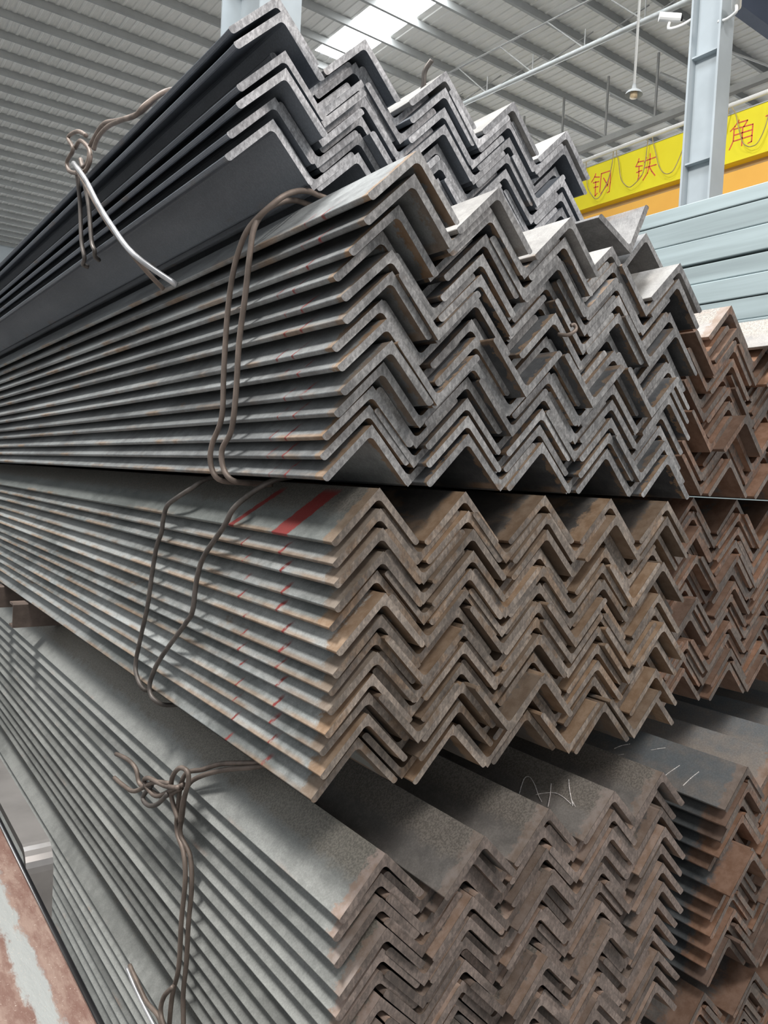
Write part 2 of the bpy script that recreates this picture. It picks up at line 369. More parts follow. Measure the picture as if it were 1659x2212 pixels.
CHALK = {('b4', 3): [[(-0.0509, 0.1583, -0.0509), (-0.0396, 0.1644, -0.0396), (-0.0296, 0.1672, -0.0296), (-0.0261, 0.1593, -0.0261), (-0.0319, 0.1421, -0.0319), (-0.0424, 0.1223, -0.0424), (-0.0477, 0.1097, -0.0477)], [(-0.0428, 0.1274, -0.0428), (-0.0359, 0.1124, -0.0359), (-0.031, 0.0958, -0.031), (-0.0313, 0.0781, -0.0313), (-0.0351, 0.0574, -0.0351)], [(-0.0223, 0.1132, -0.0223), (-0.0363, 0.102, -0.0363), (-0.0496, 0.0936, -0.0496)], [(-0.0088, 0.0872, -0.0088), (-0.0176, 0.0779, -0.0176), (-0.0274, 0.0653, -0.0274), (-0.036, 0.0532, -0.036)], [(-0.0292, 0.0636, -0.0292), (-0.0357, 0.0485, -0.0357)]],
 ('b4r', 0): [[(-0.0415, 0.268, -0.0415), (-0.0338, 0.2581, -0.0338), (-0.0255, 0.2409, -0.0255)], [(-0.0565, 0.2695, -0.0565), (-0.0513, 0.2556, -0.0513), (-0.0445, 0.2412, -0.0445)], [(-0.0579, 0.1952, -0.0579), (-0.0525, 0.1881, -0.0525)], [(-0.0239, 0.1917, -0.0239), (-0.0189, 0.1805, -0.0189), (-0.0129, 0.1664, -0.0129)], [(-0.0629, 0.1401, -0.0629), (-0.0498, 0.1349, -0.0498), (-0.0309, 0.1206, -0.0309)], [(-0.0575, 0.0942, -0.0575), (-0.0429, 0.0876, -0.0429), (-0.0301, 0.0797, -0.0301)]]}
M['chalk'] = plain('white_chalk', (0.75, 0.72, 0.7), 0.9, 0, 400, 0.5)
stuff = []
for idx, q in enumerate(bars):
    _x, nc, _y, _m, phr, adj = BUN[q['b']]
    var = random.randrange(NVAR)
    if idx < 300:
        o = bpy.data.objects.new('angle_bar', bar_mesh(q['side'], q['face'], var, TH[q['b']][0])); C.objects.link(o)
        o.matrix_world = bar_matrix(q)
        if q['up']:
            lab = '%s peaked angle bar, %s down in %s, %s from the top'.replace(' from the top', '') % (adj, ORD[q['i']], COLN[q['k']], phr)
            if q['b'] == 'b3' and q['k'] == 0 and q['i'] == 0: lab = 'peaked grey angle bar with two broad red paint stripes, top of the third bundle'
        else:
            lab = '%s upturned angle bar, %s down in %s, %s' % (adj, ORD[q['i']-1], VALN[q['k']], phr)
        tag(o, lab, 'angle bar', 'steel angle bars of the '+phr)
        if q['up'] and q['i'] == 0 and (q['b'], q['k']) in CHALK:
            mb = MB()
            for st in CHALK[(q['b'], q['k'])]: mb.tube([(a-0.0004, b_, c+0.0004) for a, b_, c in st], 0.0007, sides=5, sub=4)
            c = mb.build('chalk_mark', M['chalk'], o)
    else: stuff.append(q)
# the rest, past the 300 that show largest, as one object
V = []; F = []; MI = []; LOC = []; mats = []
geos = {(s, th): bar_geometry(s, th) for s in range(NVAR) for th in PROFS}
for q in stuff:
    for mname in (q['side'], q['face']):
        if mname not in mats: mats.append(mname)
    gv, gf, gm, gl = geos[(random.randrange(NVAR), TH[q['b']][0])]; m = bar_matrix(q); n = len(V)
    for v in gv:
        p = m @ Vector(v); V.append((p.x, p.y, p.z-H))
    F += [tuple(i+n for i in f) for f in gf]; LOC += gl
    a, b = mats.index(q['side']), mats.index(q['face']); MI += [b if s else a for s in gm]
me = bpy.data.meshes.new('angle_bar_pile')
for mname in mats: me.materials.append(M[mname])
fill_mesh(me, V, F, MI, LOC); fix_normals(me)
o = bpy.data.objects.new('angle_bar_pile', me); C.objects.link(o); o.location = (0, 0, H)
tag(o, 'the remaining rust-brown steel angle bars stacked at the right and lower back', 'angle bars', None, 'stuff')
# two loose bars lying on top of the second bundle
for (x, y, z, rot, lab) in ((1.118, .858, .410, math.pi-0.35, 'scuffed loose angle bar lying open upwards, tilted, on the right end of the stack'),
                            (1.193, .885, .467, -0.06, 'dark loose angle bar lying peak up beside the tilted loose bar')):
    o = bpy.data.objects.new('angle_bar', bar_mesh('loose', 'b2f', 1)); C.objects.link(o)
    m = Matrix.Rotation(rot, 4, 'Y'); m.translation = (x, y, z+H); o.matrix_world = m
    tag(o, lab, 'angle bar', 'loose angle bars on top of the stack')

# ------------------------------------------------------------------ supports between and under the bundles
M['dun'] = plain('rusty_channel_steel', (0.17, 0.13, 0.11), 0.6, 0.25, 14, 0.35, bump=0.001)
def channel(x0, x1, y, z0, z1, lab, wd=0.05):
    t = 0.006
    out = [(y, z0), (y+wd, z0), (y+wd, z0+t), (y+t, z0+t), (y+t, z1-t), (y+wd, z1-t), (y+wd, z1), (y+0.004, z1), (y, z1-0.004)]
    o = MB().prism(out, 'x', x0, x1).build('channel_spacer', M['dun']); tag(o, lab, 'spacer', 'cross channels that carry the bundles'); return o
channel(.470, 2.0, 2.44, -.480, -.409, 'rusty channel lying crosswise between the third bundle and the lowest near bundle')
channel(.455, 2.0, 2.80, -.480, -.409, 'second rusty cross channel behind the first, at the left edge')
channel(.52, 2.0, 4.90, -.480, -.409, 'rusty cross channel far back under the third bundle')
channel(.45, 2.0, 3.70, .391, .4135, 'thin cross channel under the topmost bundle', 0.04)
channel(.45, 2.0, 5.0, .391, .4135, 'thin cross channel far back under the topmost bundle', 0.04)
for yy, nm in ((1.1, 'front'), (3.2, 'middle'), (5.4, 'rear')):
    o = MB().box((.45, yy, -1.42), (2.0, yy+.12, -1.338)).build('floor_sleeper', plain('grey_timber_'+nm, (0.2, 0.17, 0.14)))
    tag(o, '%s timber sleeper on the floor under the bottom bundle' % nm, 'sleeper', 'floor sleepers')

# ------------------------------------------------------------------ tie wires
def wire(name, pts, mat, parent, r=0.0042, loc=(0, 0, 0)):
    mb = MB(); mb.tube([(p[0]-loc[0], p[1]-loc[1], p[2]-loc[2]) for p in pts], r); return mb.build(name, M[mat], parent, smooth=True)
def tie(lab, base, strands, grp='wire ties round the bundles'):
    e = empty('wire_tie', base); tag(e, lab, 'wire tie', grp)
    for name, mat, pts, *rr in strands:
        o = wire(name, pts, mat, e, rr[0] if rr else 0.0042, base)
    return e
b2A = [(1.16, 1.02, .375), (.90, 1.02, .403), (.72, 1.018, .410), (.6, 1.014, 0.414), (0.565, 1.002, 0.411), (0.53, 0.99, 0.396), (0.505, 0.99, 0.375), (0.488, 1.025, 0.348), (0.485, 1.051, 0.32), (0.485, 1.07, 0.284), (0.485, 1.081, 0.232), (0.485, 1.085, 0.151), (0.485, 1.085, 0.083), (0.482, 1.109, 0.042), (0.484, 1.116, 0.014), (0.493, 1.105, -0.010), (0.53, 1.10, -0.0135), (.56, 1.10, -.0135)]
b2B = [(1.16, 1.05, .375), (.90, 1.05, .403), (.72, 1.047, .408), (0.60, 1.044, 0.409), (0.55, 1.021, 0.399), (0.51, 1.013, 0.376), (0.49, 1.014, 0.346), (0.485, 1.016, 0.3), (0.485, 1.024, 0.25), (0.485, 1.037, 0.187), (0.485, 1.04, 0.114), (0.485, 1.05, 0.062), (0.482, 1.072, 0.035), (0.484, 1.07, 0.008), (0.493, 1.056, -0.010), (0.53, 1.06, -0.0135), (.56, 1.06, -.0135)]
tie('double grey wire looped round the left side of the second bundle', (.485, 1.05, -.01), [('strand', 'wire', b2A), ('strand', 'wire', b2B)])
b3A = [(.575, 1.235, .0), (0.53, 1.238, -0.012), (0.51, 1.248, -0.028), (0.5, 1.283, -0.045), (0.497, 1.323, -0.062), (0.498, 1.342, -0.085), (0.498, 1.349, -0.111), (0.498, 1.37, -0.138), (0.498, 1.388, -0.19), (0.498, 1.405, -0.252), (0.498, 1.436, -0.318), (0.498, 1.456, -0.366), (0.497, 1.446, -0.389), (0.503, 1.420, -0.410), (0.53, 1.424, -0.414), (.62, 1.43, -.415)]
b3B = [(.575, 1.024, .0), (0.54, 1.023, -0.008), (0.515, 1.044, -0.030), (0.50, 1.065, -0.053), (0.498, 1.089, -0.080), (0.498, 1.161, -0.135), (0.498, 1.185, -0.179), (0.498, 1.195, -0.226), (0.498, 1.226, -0.254), (0.498, 1.325, -0.329), (0.498, 1.367, -0.372), (0.496, 1.371, -0.398), (0.50, 1.352, -0.413), (0.53, 1.346, -0.424), (.62, 1.34, -.418)]
tie('two separate dark wires bent down the left side of the third bundle', (.497, 1.2, -.41), [('strand', 'wire_dark', b3A), ('strand', 'wire_dark', b3B)])
l1 = [(.68, 1.09, -.47), (0.60, 1.10, -0.462), (0.57, 1.115, -0.462), (0.553, 1.181, -0.482), (0.540, 1.225, -0.504), (0.526, 1.254, -0.516), (0.520, 1.264, -0.537), (0.520, 1.273, -0.572), (0.520, 1.276, -0.623), (0.52, 1.243, -0.649), (0.52, 1.23, -0.691), (0.52, 1.239, -0.768), (0.52, 1.242, -0.851), (0.52, 1.265, -0.913), (0.52, 1.273, -0.984), (.522, 1.275, -1.06)]
l2 = [(.68, 1.08, -.47), (0.60, 1.09, -0.462), (0.57, 1.105, -0.466), (0.553, 1.163, -0.486), (0.538, 1.211, -0.508), (0.526, 1.242, -0.53), (0.520, 1.247, -0.555), (0.520, 1.254, -0.59), (0.521, 1.262, -0.626), (0.529, 1.235, -0.655), (0.529, 1.223, -0.704), (0.529, 1.23, -0.772), (0.529, 1.231, -0.837), (0.529, 1.239, -0.898), (0.529, 1.232, -0.959), (.53, 1.235, -1.06)]
eye = [(0.516, 1.262, -0.60), (0.512, 1.286, -0.568), (0.508, 1.277, -0.531), (0.508, 1.247, -0.503), (0.510, 1.217, -0.499), (0.512, 1.216, -0.519), (0.513, 1.237, -0.558), (0.516, 1.252, -0.60)]
tw = [(0.508, 1.245, -0.536), (0.504, 1.3, -0.551), (0.500, 1.368, -0.560), (0.500, 1.39, -0.575), (0.506, 1.345, -0.586), (0.510, 1.269, -0.546), (.514, 1.24, -.53)]
t1 = [(0.515, 1.25, -0.540), (0.510, 1.32, -0.578), (0.506, 1.394, -0.589), (0.503, 1.426, -0.589), (0.501, 1.441, -0.567), (0.499, 1.484, -0.563), (0.497, 1.548, -0.572)]
t2 = [(0.506, 1.284, -0.542), (0.503, 1.352, -0.563), (0.500, 1.44, -0.61), (0.497, 1.498, -0.618), (0.494, 1.543, -0.618)]
ring = [(0.506, 1.367, -0.574), (0.500, 1.394, -0.605), (0.500, 1.364, -0.609), (0.502, 1.324, -0.592), (0.506, 1.288, -0.561)]
tie('rusty wire with a twisted knot and two loose ends on the lowest near bundle', (.52, 1.25, -.95),
    [('strand', 'wire', l1), ('strand', 'wire', l2), ('knot_loop', 'wire', eye), ('knot_loop', 'wire', tw), ('knot_loop', 'wire_dark', ring), ('loose_end', 'wire', t1), ('loose_end', 'wire', t2)])
lo1 = [(0.500, 1.429, -0.942), (0.500, 1.375, -0.952), (0.503, 1.339, -0.963), (0.506, 1.294, -0.960), (0.508, 1.27, -0.970), (0.512, 1.24, -0.975)]
lo2 = [(0.510, 1.239, -0.88), (0.506, 1.266, -0.91), (0.504, 1.275, -0.939), (0.504, 1.259, -0.957), (0.508, 1.228, -0.975)]
lo3 = [(0.494, 1.429, -0.944), (0.495, 1.38, -0.957), (0.499, 1.33, -0.972), (0.504, 1.28, -0.985)]
tie('rusty wire twist with one hooked end at the bottom edge of the picture', (.508, 1.27, -.99), [('strand', 'wire', lo1), ('strand', 'wire', lo2), ('loose_end', 'wire_bright', lo3, 0.0032)])
k1 = [(.66, 1.41, .655), (.56, 1.40, .655), (.5, 1.395, .668), (0.47, 1.34, 0.644), (0.432, 1.325, 0.604), (0.422, 1.345, 0.59), (0.42, 1.43, 0.61), (0.42, 1.52, 0.634), (0.42, 1.583, 0.627), (0.418, 1.603, 0.615), (0.416, 1.60, 0.590), (0.415, 1.634, 0.587), (0.415, 1.654, 0.608)]
k2 = [(.66, 1.37, .655), (.56, 1.37, .655), (.5, 1.36, .663), (0.46, 1.337, 0.634), (0.430, 1.341, 0.597), (0.420, 1.409, 0.604), (0.420, 1.491, 0.620), (0.420, 1.553, 0.620), (0.418, 1.574, 0.603)]
rg = [(0.415, 1.619, 0.643), (0.412, 1.671, 0.667), (0.409, 1.734, 0.674), (0.408, 1.686, 0.635), (0.408, 1.731, 0.625), (0.409, 1.717, 0.602), (0.411, 1.662, 0.582), (0.413, 1.615, 0.572), (0.415, 1.586, 0.584), (0.416, 1.596, 0.609), (0.415, 1.659, 0.646), (.413, 1.69, .64)]
dA = [(0.415, 1.678, 0.587), (0.422, 1.675, 0.528), (0.422, 1.654, 0.45), (0.424, 1.634, 0.412), (0.428, 1.66, 0.405), (0.44, 1.662, 0.402)]
dB = [(0.415, 1.644, 0.581), (0.422, 1.613, 0.513), (0.422, 1.581, 0.434), (0.424, 1.565, 0.412), (0.428, 1.577, 0.405), (0.44, 1.59, 0.402)]
e1 = [(0.404, 1.663, 0.6), (0.396, 1.537, 0.53), (0.392, 1.437, 0.461), (0.388, 1.333, 0.396), (0.40, 1.252, 0.336), (0.455, 1.21, 0.292)]
e2 = [(0.404, 1.648, 0.589), (0.394, 1.479, 0.481), (0.390, 1.353, 0.401), (0.40, 1.264, 0.339), (0.425, 1.257, 0.313), (0.455, 1.27, 0.296)]
tie('knotted wire standing off the topmost bundle with two bright straight ends', (.415, 1.6, .6),
    [('strand', 'wire', k1), ('strand', 'wire', k2), ('knot_loop', 'wire', rg), ('strand', 'wire_dark', dA), ('strand', 'wire_dark', dB), ('loose_end', 'wire_bright', e1, 0.0045), ('loose_end', 'wire', e2, 0.0038)])
tie('short wire end poking up behind the third column of the topmost bundle', (.78, 1.01, .56), [('strand', 'wire_dark', [(.78, 1.04, .60), (.785, 1.03, .64), (.785, 1.028, .665), (.792, 1.02, .682)])])
tie('small curled wire scrap in the middle of the second bundle end', (.86, .78, .21), [('strand', 'wire', [(.868, .785, .226), (.872, .772, .224), (.878, .766, .228), (.884, .766, .234), (.882, .768, .240), (.877, .77, .238)], 0.0028)])

# ------------------------------------------------------------------ steel at the lower left
M['beamtop'] = None
def beam_mat():
    m, nt, P = newmat('rust_and_pale_blue_beam'); tc = N(nt, 'ShaderNodeTexCoord'); v = tc.outputs['Object']
    sep = N(nt, 'ShaderNodeSeparateXYZ'); L(nt, v, sep.inputs[0]); x = sep.outputs[0]
    n1 = noise_(nt, v, 60, 5, 0.7, (1, 0.3, 1)); n2 = noise_(nt, v, 300, 3, 0.7)
    xx = math_(nt, 'ADD', x, math_(nt, 'MULTIPLY', math_(nt, 'SUBTRACT', n1, 0.5), 0.045))
    st = math_(nt, 'MULTIPLY', ramp(nt, xx, 0.010, 0.018), math_(nt, 'SUBTRACT', 1.0, ramp(nt, xx, 0.034, 0.042)))
    c = mix(nt, ramp(nt, n1, 0.35, 0.65), (0.17, 0.095, 0.075), (0.27, 0.19, 0.155))
    c = mix(nt, math_(nt, 'MULTIPLY', st, 0.85), c, (0.32, 0.35, 0.345)); c = mix(nt, ramp(nt, n2, 0.6, 0.75), c, (0.5, 0.42, 0.36))
    L(nt, c, P.inputs['Base Color']); P.inputs['Roughness'].default_value = 0.5; P.inputs['Metallic'].default_value = 0.2
    b = N(nt, 'ShaderNodeBump'); b.inputs['Strength'].default_value = 0.6; b.inputs['Distance'].default_value = 0.002; L(nt, n1, b.inputs['Height']); L(nt, b.outputs[0], P.inputs['Normal'])
    return m
M['beam'] = beam_mat(); M['black'] = plain('glossy_black_steel', (0.02, 0.02, 0.022), 0.28, 0.3, 10, 0.3)
e = empty('steel_beam', (.17, .3, -.74)); tag(e, 'rusty steel beam with a pale blue streak, running along the lower left corner', 'beam')
def loc_prism(poly, a, b, base): return MB().prism([(u-base[0], v-base[2]) for u, v in poly], 'y', a-base[1], b-base[1])
base = (.17, .3, -.74)
ot = loc_prism([(.10, -.56), (.236, -.56), (.236, -.552), (.234, -.55), (.16, -.55), (.10, -.553)], .25, 4.0, base).build('top_flange', M['beam'], e)
# shift texture so the streak sits where it should: object space is relative to the base
loc_prism([(.165, -.56), (.177, -.56), (.177, -.73), (.165, -.73)], .25, 4.0, base).build('web', M['black'], e)
loc_prism([(.10, -.73), (.24, -.73), (.24, -.74), (.10, -.74)], .25, 4.0, base).build('bottom_flange', M['black'], e)
rim = MB(); pts = []
for i in range(9):
    a = -math.pi/2+math.pi*i/8; pts.append((.2405+.0055*math.cos(a), -.562+.0075*math.sin(a)))
loc_prism([(.236, -.5695)]+pts+[(.236, -.5545)], .25, 4.0, base).build('rolled_edge', M['black'], e, smooth=True)
o = MB().box((.05, .5, -1.42), (.30, .62, -.741)).build('timber_post', plain('dark_timber', (0.08, 0.07, 0.06))); tag(o, 'dark timber block under the steel beam at the lower left', 'block')
# bent flat bar, polished on top, turned down at the near end
M['polish'] = plain('worn_shiny_steel', (0.36, 0.345, 0.335), 0.3, 0.5, 7, 0.2, bump=0.0006)
prof = [(3.2, -.600)]; Rb = .035; t = .012
prof += [(1.262+Rb-Rb*math.sin(math.radians(a)), -.600-Rb+Rb*math.cos(math.radians(a))) for a in range(0, 91, 15)]
prof += [(1.262, -1.40), (1.262+t, -1.40)]
prof += [(1.262+Rb-(Rb-t)*math.sin(math.radians(a)), -.600-Rb+(Rb-t)*math.cos(math.radians(a))) for a in range(90, -1, -15)]
prof += [(3.2, -.600-t)]
o = MB().prism(prof, 'x', .274, .314).build('bent_flat_bar', M['polish']); tag(o, 'shiny flat steel bar bent down at its near end, beside the bundles at lower left', 'steel bar')

# ------------------------------------------------------------------ grey stack in the right background
def grey_stack_mat():
    return plain('blue_grey_painted_steel', (0.36, 0.44, 0.46), 0.55, 0.1, 3, 0.28, scl=(1, 0.15, 3))
M['gst'] = grey_stack_mat()
lev = [1.257, 1.192, 1.093, .984, .905, .815, .726, .62, .50, .37, .24, .10, -.05, -.2, -.35, -.5, -.65, -.8, -.95, -1.1, -1.26, -1.42]
for i in range(len(lev)-1):
    z1, z0 = lev[i]-0.003, lev[i+1]+(0.006 if i == 2 else 0.0)
    dx = [0, .003, 0, .006, .002, .008, 0][i % 7]; r = .004
    out = [(3.0+dx+r, z0), (3.34, z0), (3.34, z1), (3.0+dx+r, z1), (3.0+dx+r*.3, z1-r*.3), (3.0+dx, z1-r), (3.0+dx, z0+r), (3.0+dx+r*.3, z0+r*.3)]
    y0 = .4+random.uniform(-.05, .05)
    o = MB().prism(out, 'y', y0, 9.0).build('rectangular_tube', M['gst'])
    tag(o, 'blue-grey rectangular steel tube, %s down in the stack behind the right-hand bundles' % (ORD+['fourteenth', 'fifteenth', 'sixteenth', 'seventeenth', 'eighteenth', 'nineteenth', 'twentieth', 'twenty-first'])[i], 'steel tube', 'blue-grey tubes of the background stack')

# ------------------------------------------------------------------ crane girder with its writing
M['yellow'] = plain('yellow_crane_paint', (1.0, 0.85, 0.03), 0.5, 0, 1.2, 0.06, coord='Object')
M['orange'] = plain('orange_crane_paint', (1.0, 0.52, 0.10), 0.45, 0, 1.2, 0.06)
M['brown'] = plain('shaded_yellow_flange', (0.55, 0.40, 0.2), 0.6, 0, 2, 0.1)  # brown paints the shadow in the gap below the yellow box
M['red'] = plain('red_brush_paint', (0.80, 0.13, 0.08), 0.6, 0, 30, 0.2)
M['white'] = plain('white_painted_pipe', (0.74, 0.73, 0.7), 0.5, 0, 5, 0.05)
M['rod'] = plain('dull_grey_rod_paint', (0.30, 0.30, 0.29), 0.6, 0, 3, 0.1)
M['ltgrey'] = plain('light_grey_steel_paint', (0.50, 0.52, 0.52), 0.6, 0, 3, 0.1)
gb = (8.1, 1.0, 3.2)
e = empty('crane_girder', gb); tag(e, 'yellow overhead crane girder with red hand-painted characters', 'crane')
def rel(a): return (a[0]-gb[0], a[1]-gb[1], a[2]-gb[2])
MB().box(rel((8.0, 1.0, 3.66)), rel((8.45, 16, 4.182))).build('web_box', M['yellow'], e)
MB().box(rel((7.99, 1.0, 4.182)), rel((8.5, 16, 4.195))).build('top_flange', M['ltgrey'], e)
MB().box(rel((8.12, 1.0, 3.50)), rel((8.42, 16, 3.66))).build('shadow_gap_web', M['brown'], e)
pts = [(8.0-8.1, 3.555-3.2), (8.40-8.1, 3.555-3.2), (8.42-8.1, 3.20-3.2), (8.12-8.1, 3.20-3.2)]
for k in range(7):
    a = math.radians(12*k); pts.append((8.12-8.1-.16*math.sin(a), .0+.16-.16*math.cos(a)))
MB().prism(pts, 'y', 0, 15).build('lower_beam', M['orange'], e, smooth=False)
GL = {'gang': [[(6.76, 4.067), (6.775, 4.029), (6.82, 3.978)], [(6.77, 4.028), (6.698, 4.007)], [(6.792, 3.96), (6.703, 3.953)], [(6.778, 3.896), (6.711, 3.892)], [(6.752, 3.966), (6.751, 3.783)], [(6.751, 3.783), (6.718, 3.809)], [(6.67, 4.042), (6.679, 3.813)], [(6.67, 4.042), (6.527, 4.039)], [(6.527, 4.039), (6.52, 3.889), (6.529, 3.78), (6.558, 3.774)], [(6.54, 3.977), (6.558, 3.878), (6.663, 3.788)], [(6.63, 3.975), (6.586, 3.907), (6.556, 3.857)]],
 'tie': [[(6.109, 4.063), (6.118, 4.025), (6.15, 3.978)], [(6.118, 4.025), (6.042, 4.016)], [(6.142, 3.976), (6.054, 3.963)], [(6.132, 3.903), (6.057, 3.908)], [(6.101, 3.961), (6.097, 3.853), (6.112, 3.797)], [(6.112, 3.797), (6.053, 3.847)], [(6.001, 4.044), (6.028, 3.992)], [(6.014, 4.008), (5.871, 4.011)], [(6.027, 3.926), (5.856, 3.919)], [(5.953, 4.075), (5.948, 3.962), (5.974, 3.851), (6.032, 3.785)], [(5.948, 3.91), (5.913, 3.854), (5.866, 3.794)]],
 'jiao': [[(4.838, 4.094), (4.882, 4.041), (4.932, 4.004)], [(4.85, 4.067), (4.741, 4.061)], [(4.741, 4.061), (4.779, 4.003)], [(4.894, 4.014), (4.677, 3.998)], [(4.889, 4.008), (4.89, 3.887), (4.93, 3.806)], [(4.677, 3.998), (4.679, 3.878), (4.68, 3.817), (4.719, 3.811)], [(4.88, 3.947), (4.686, 3.942)], [(4.88, 3.884), (4.682, 3.881)], [(4.79, 3.993), (4.79, 3.891), (4.789, 3.807)]],
 'next': [[(4.538, 4.034), (4.512, 4.036), (4.445, 4.032)], [(4.484, 4.077), (4.482, 4.025), (4.501, 3.946)]]}
for k, strokes in GL.items():
    mb = MB()
    for s in strokes:
        for (a, b) in zip(s[:-1], s[1:]):
            dy, dz = b[0]-a[0], b[1]-a[1]; l = math.hypot(dy, dz); ny, nz = -dz/l*.0065, dy/l*.0065; ey, ez = dy/l*.004, dz/l*.004
            mb.prism([(a[0]-ey+ny-1.0, a[1]-ez+nz-3.2), (b[0]+ey+ny-1.0, b[1]+ez+nz-3.2), (b[0]+ey-ny-1.0, b[1]+ez-nz-3.2), (a[0]-ey-ny-1.0, a[1]-ez-nz-3.2)], 'x', 7.997-8.1, 8.0-8.1)
    mb.build('painted_character', M['red'], e)
e = empty('cable_rail', (7.93, 2, 4.25)); tag(e, 'white pipe rail above the crane girder carrying looped cables', 'cable rail')
MB().tube([(0, -1, -.0), (0, 13, -.0)], .024, spline=False).build('pipe', M['white'], e, smooth=True)
cabs = [[(6.87, 4.23), (6.86, 4.12), (6.846, 4.009), (6.818, 3.889), (6.747, 3.778), (6.68, 3.712), (6.62, 3.724), (6.557, 3.805), (6.497, 3.912), (6.458, 4.065), (6.445, 4.23)], [(6.40, 4.23), (6.39, 4.161), (6.359, 4.091), (6.31, 3.873), (6.236, 3.766), (6.167, 3.72), (6.089, 3.746), (6.03, 3.795), (5.974, 3.885), (5.945, 4.23)], [(5.885, 4.23), (5.872, 4.167), (5.813, 3.987), (5.773, 3.866), (5.70, 3.76), (5.62, 3.73), (5.55, 3.78), (5.45, 4.0), (5.42, 4.23)],
        [(5.38, 4.23), (5.3, 3.9), (5.2, 3.76), (5.1, 3.78), (4.972, 3.983), (4.954, 4.075), (4.936, 4.15), (4.924, 4.23)], [(4.89, 4.23), (4.883, 4.211), (4.844, 4.145), (4.806, 4.008), (4.746, 3.821), (4.694, 3.757), (4.647, 3.734), (4.579, 3.743), (4.518, 3.84), (4.477, 3.985), (4.45, 4.23)]]
M['cable'] = plain('tan_cable', (0.42, 0.33, 0.16), 0.6)
for cpts in cabs: MB().tube([(0, a-2, b-4.25) for a, b in cpts], .0055, sides=6).build('cable', M['cable'], e, smooth=True)

# ------------------------------------------------------------------ columns of the hall, with cameras
M['col'] = plain('pale_blue_column_paint', (0.42, 0.47, 0.50), 0.5, 0, 1.5, 0.14, scl=(1, 1, 1))
def column(x, y0, y1, depth, lab, n):
    e = empty('steel_column', (x, (y0+y1)/2, -1.42)); tag(e, lab, 'column', None)
    h = 9.6; t = .016; w = (y1-y0)/2
    MB().box((depth*.5-.008, -w+t, 0), (depth*.5+.008, w-t, h)).build('web', M['col'], e)
    MB().box((0, -w, 0), (depth, -w+t, h)).build('flange', M['col'], e)
    MB().box((0, w-t, 0), (depth, w, h)).build('flange', M['col'], e)
    for k in range(12):
        MB().box((.02, -w+t, .8+k*.75), (depth*.5-.008, w-t, .812+k*.75)).build('stiffener', M['col'], e)
    MB().box((-.08, -w-.08, 0), (depth+.08, w+.08, .03)).build('base_plate', M['col'], e)
    return e
column(5.0, 3.21, 3.45, .16, 'pale blue steel column in front of the yellow crane girder', 1)
column(2.55, 5.35, 6.05, .34, 'pale blue steel column rising behind the topmost bundle', 2)
M['cam'] = plain('white_plastic_housing', (0.8, 0.8, 0.79), 0.4, 0, 5, 0.04)
def cctv(x, y, z, ang, ydir, lab):
    e = empty('security_camera', (x, y, z)); tag(e, lab, 'camera', 'security cameras on the column')
    b = MB().tube([(-.075*math.cos(ang), -.075*math.sin(ang), .0), (.075*math.cos(ang), .075*math.sin(ang), .012)], .032, sides=14, spline=False).build('housing', M['cam'], e, smooth=False)
    MB().tube([(-.078*math.cos(ang), -.078*math.sin(ang), 0), (-.090*math.cos(ang), -.090*math.sin(ang), -.001)], .022, sides=12, spline=False).build('lens', M['black'], e)
    MB().tube([(0, 0, -.03), (0, 0, -.075), (.03, ydir*.08, -.075), (.06, ydir*.165, -.045)], .011, sides=8).build('bracket', M['cam'], e, smooth=True)
cctv(4.97, 3.605, 3.475, 2.4, -1, 'white security camera on the left edge of the pale blue column')
cctv(4.98, 3.09, 3.37, -2.6, 1, 'white security camera on the right edge of the pale blue column')

# ------------------------------------------------------------------ pendant lamp
e = empty('pendant_lamp', (9.0, 7.03, 5.5)); tag(e, 'small pendant lamp on a long white rod below the roof', 'lamp')
MB().tube([(0, 0, .1), (0, 0, 3.4)], .018, sides=8, spline=False).build('rod', M['white'], e)
shade = MB(); n = 20; prof = [(.02, .13), (.035, .06), (.10, .02), (.12, -.02)]
for r, z in prof:
    for k in range(n): shade.v.append((r*math.cos(2*math.pi*k/n), r*math.sin(2*math.pi*k/n), z))
for i in range(3):
    for k in range(n): shade.f.append((i*n+k, i*n+(k+1) % n, (i+1)*n+(k+1) % n, (i+1)*n+k))
shade.build('shade', M['ltgrey'], e, smooth=True)
MB().tube([(0, 0, .02), (0, 0, -.06)], .05, sides=12, spline=False).build('bulb', plain('warm_bulb_glass', (0.8, 0.62, 0.4), 0.3), e, smooth=True)

# ------------------------------------------------------------------ the hall
def roof_mat():
    m, nt, P = newmat('corrugated_roof_sheet'); tc = N(nt, 'ShaderNodeTexCoord'); v = tc.outputs['Object']
    sep = N(nt, 'ShaderNodeSeparateXYZ'); L(nt, v, sep.inputs[0])
    n = noise_(nt, v, 0.35, 4, 0.6); n2 = noise_(nt, v, 9, 3, 0.6, (4, 0.4, 1))
    c = mix(nt, ramp(nt, n, 0.3, 0.7), (0.74, 0.75, 0.73), (0.82, 0.815, 0.785)); c = mix(nt, ramp(nt, n2, 0.4, 0.7), c, (0.86, 0.85, 0.82))
    L(nt, c, P.inputs['Base Color']); P.inputs['Roughness'].default_value = 0.45
    return m
M['roof'] = roof_mat(); M['purlin'] = plain('grey_purlin_steel', (0.38, 0.39, 0.385), 0.6, 0, 2, 0.1)
ZC = 9.0
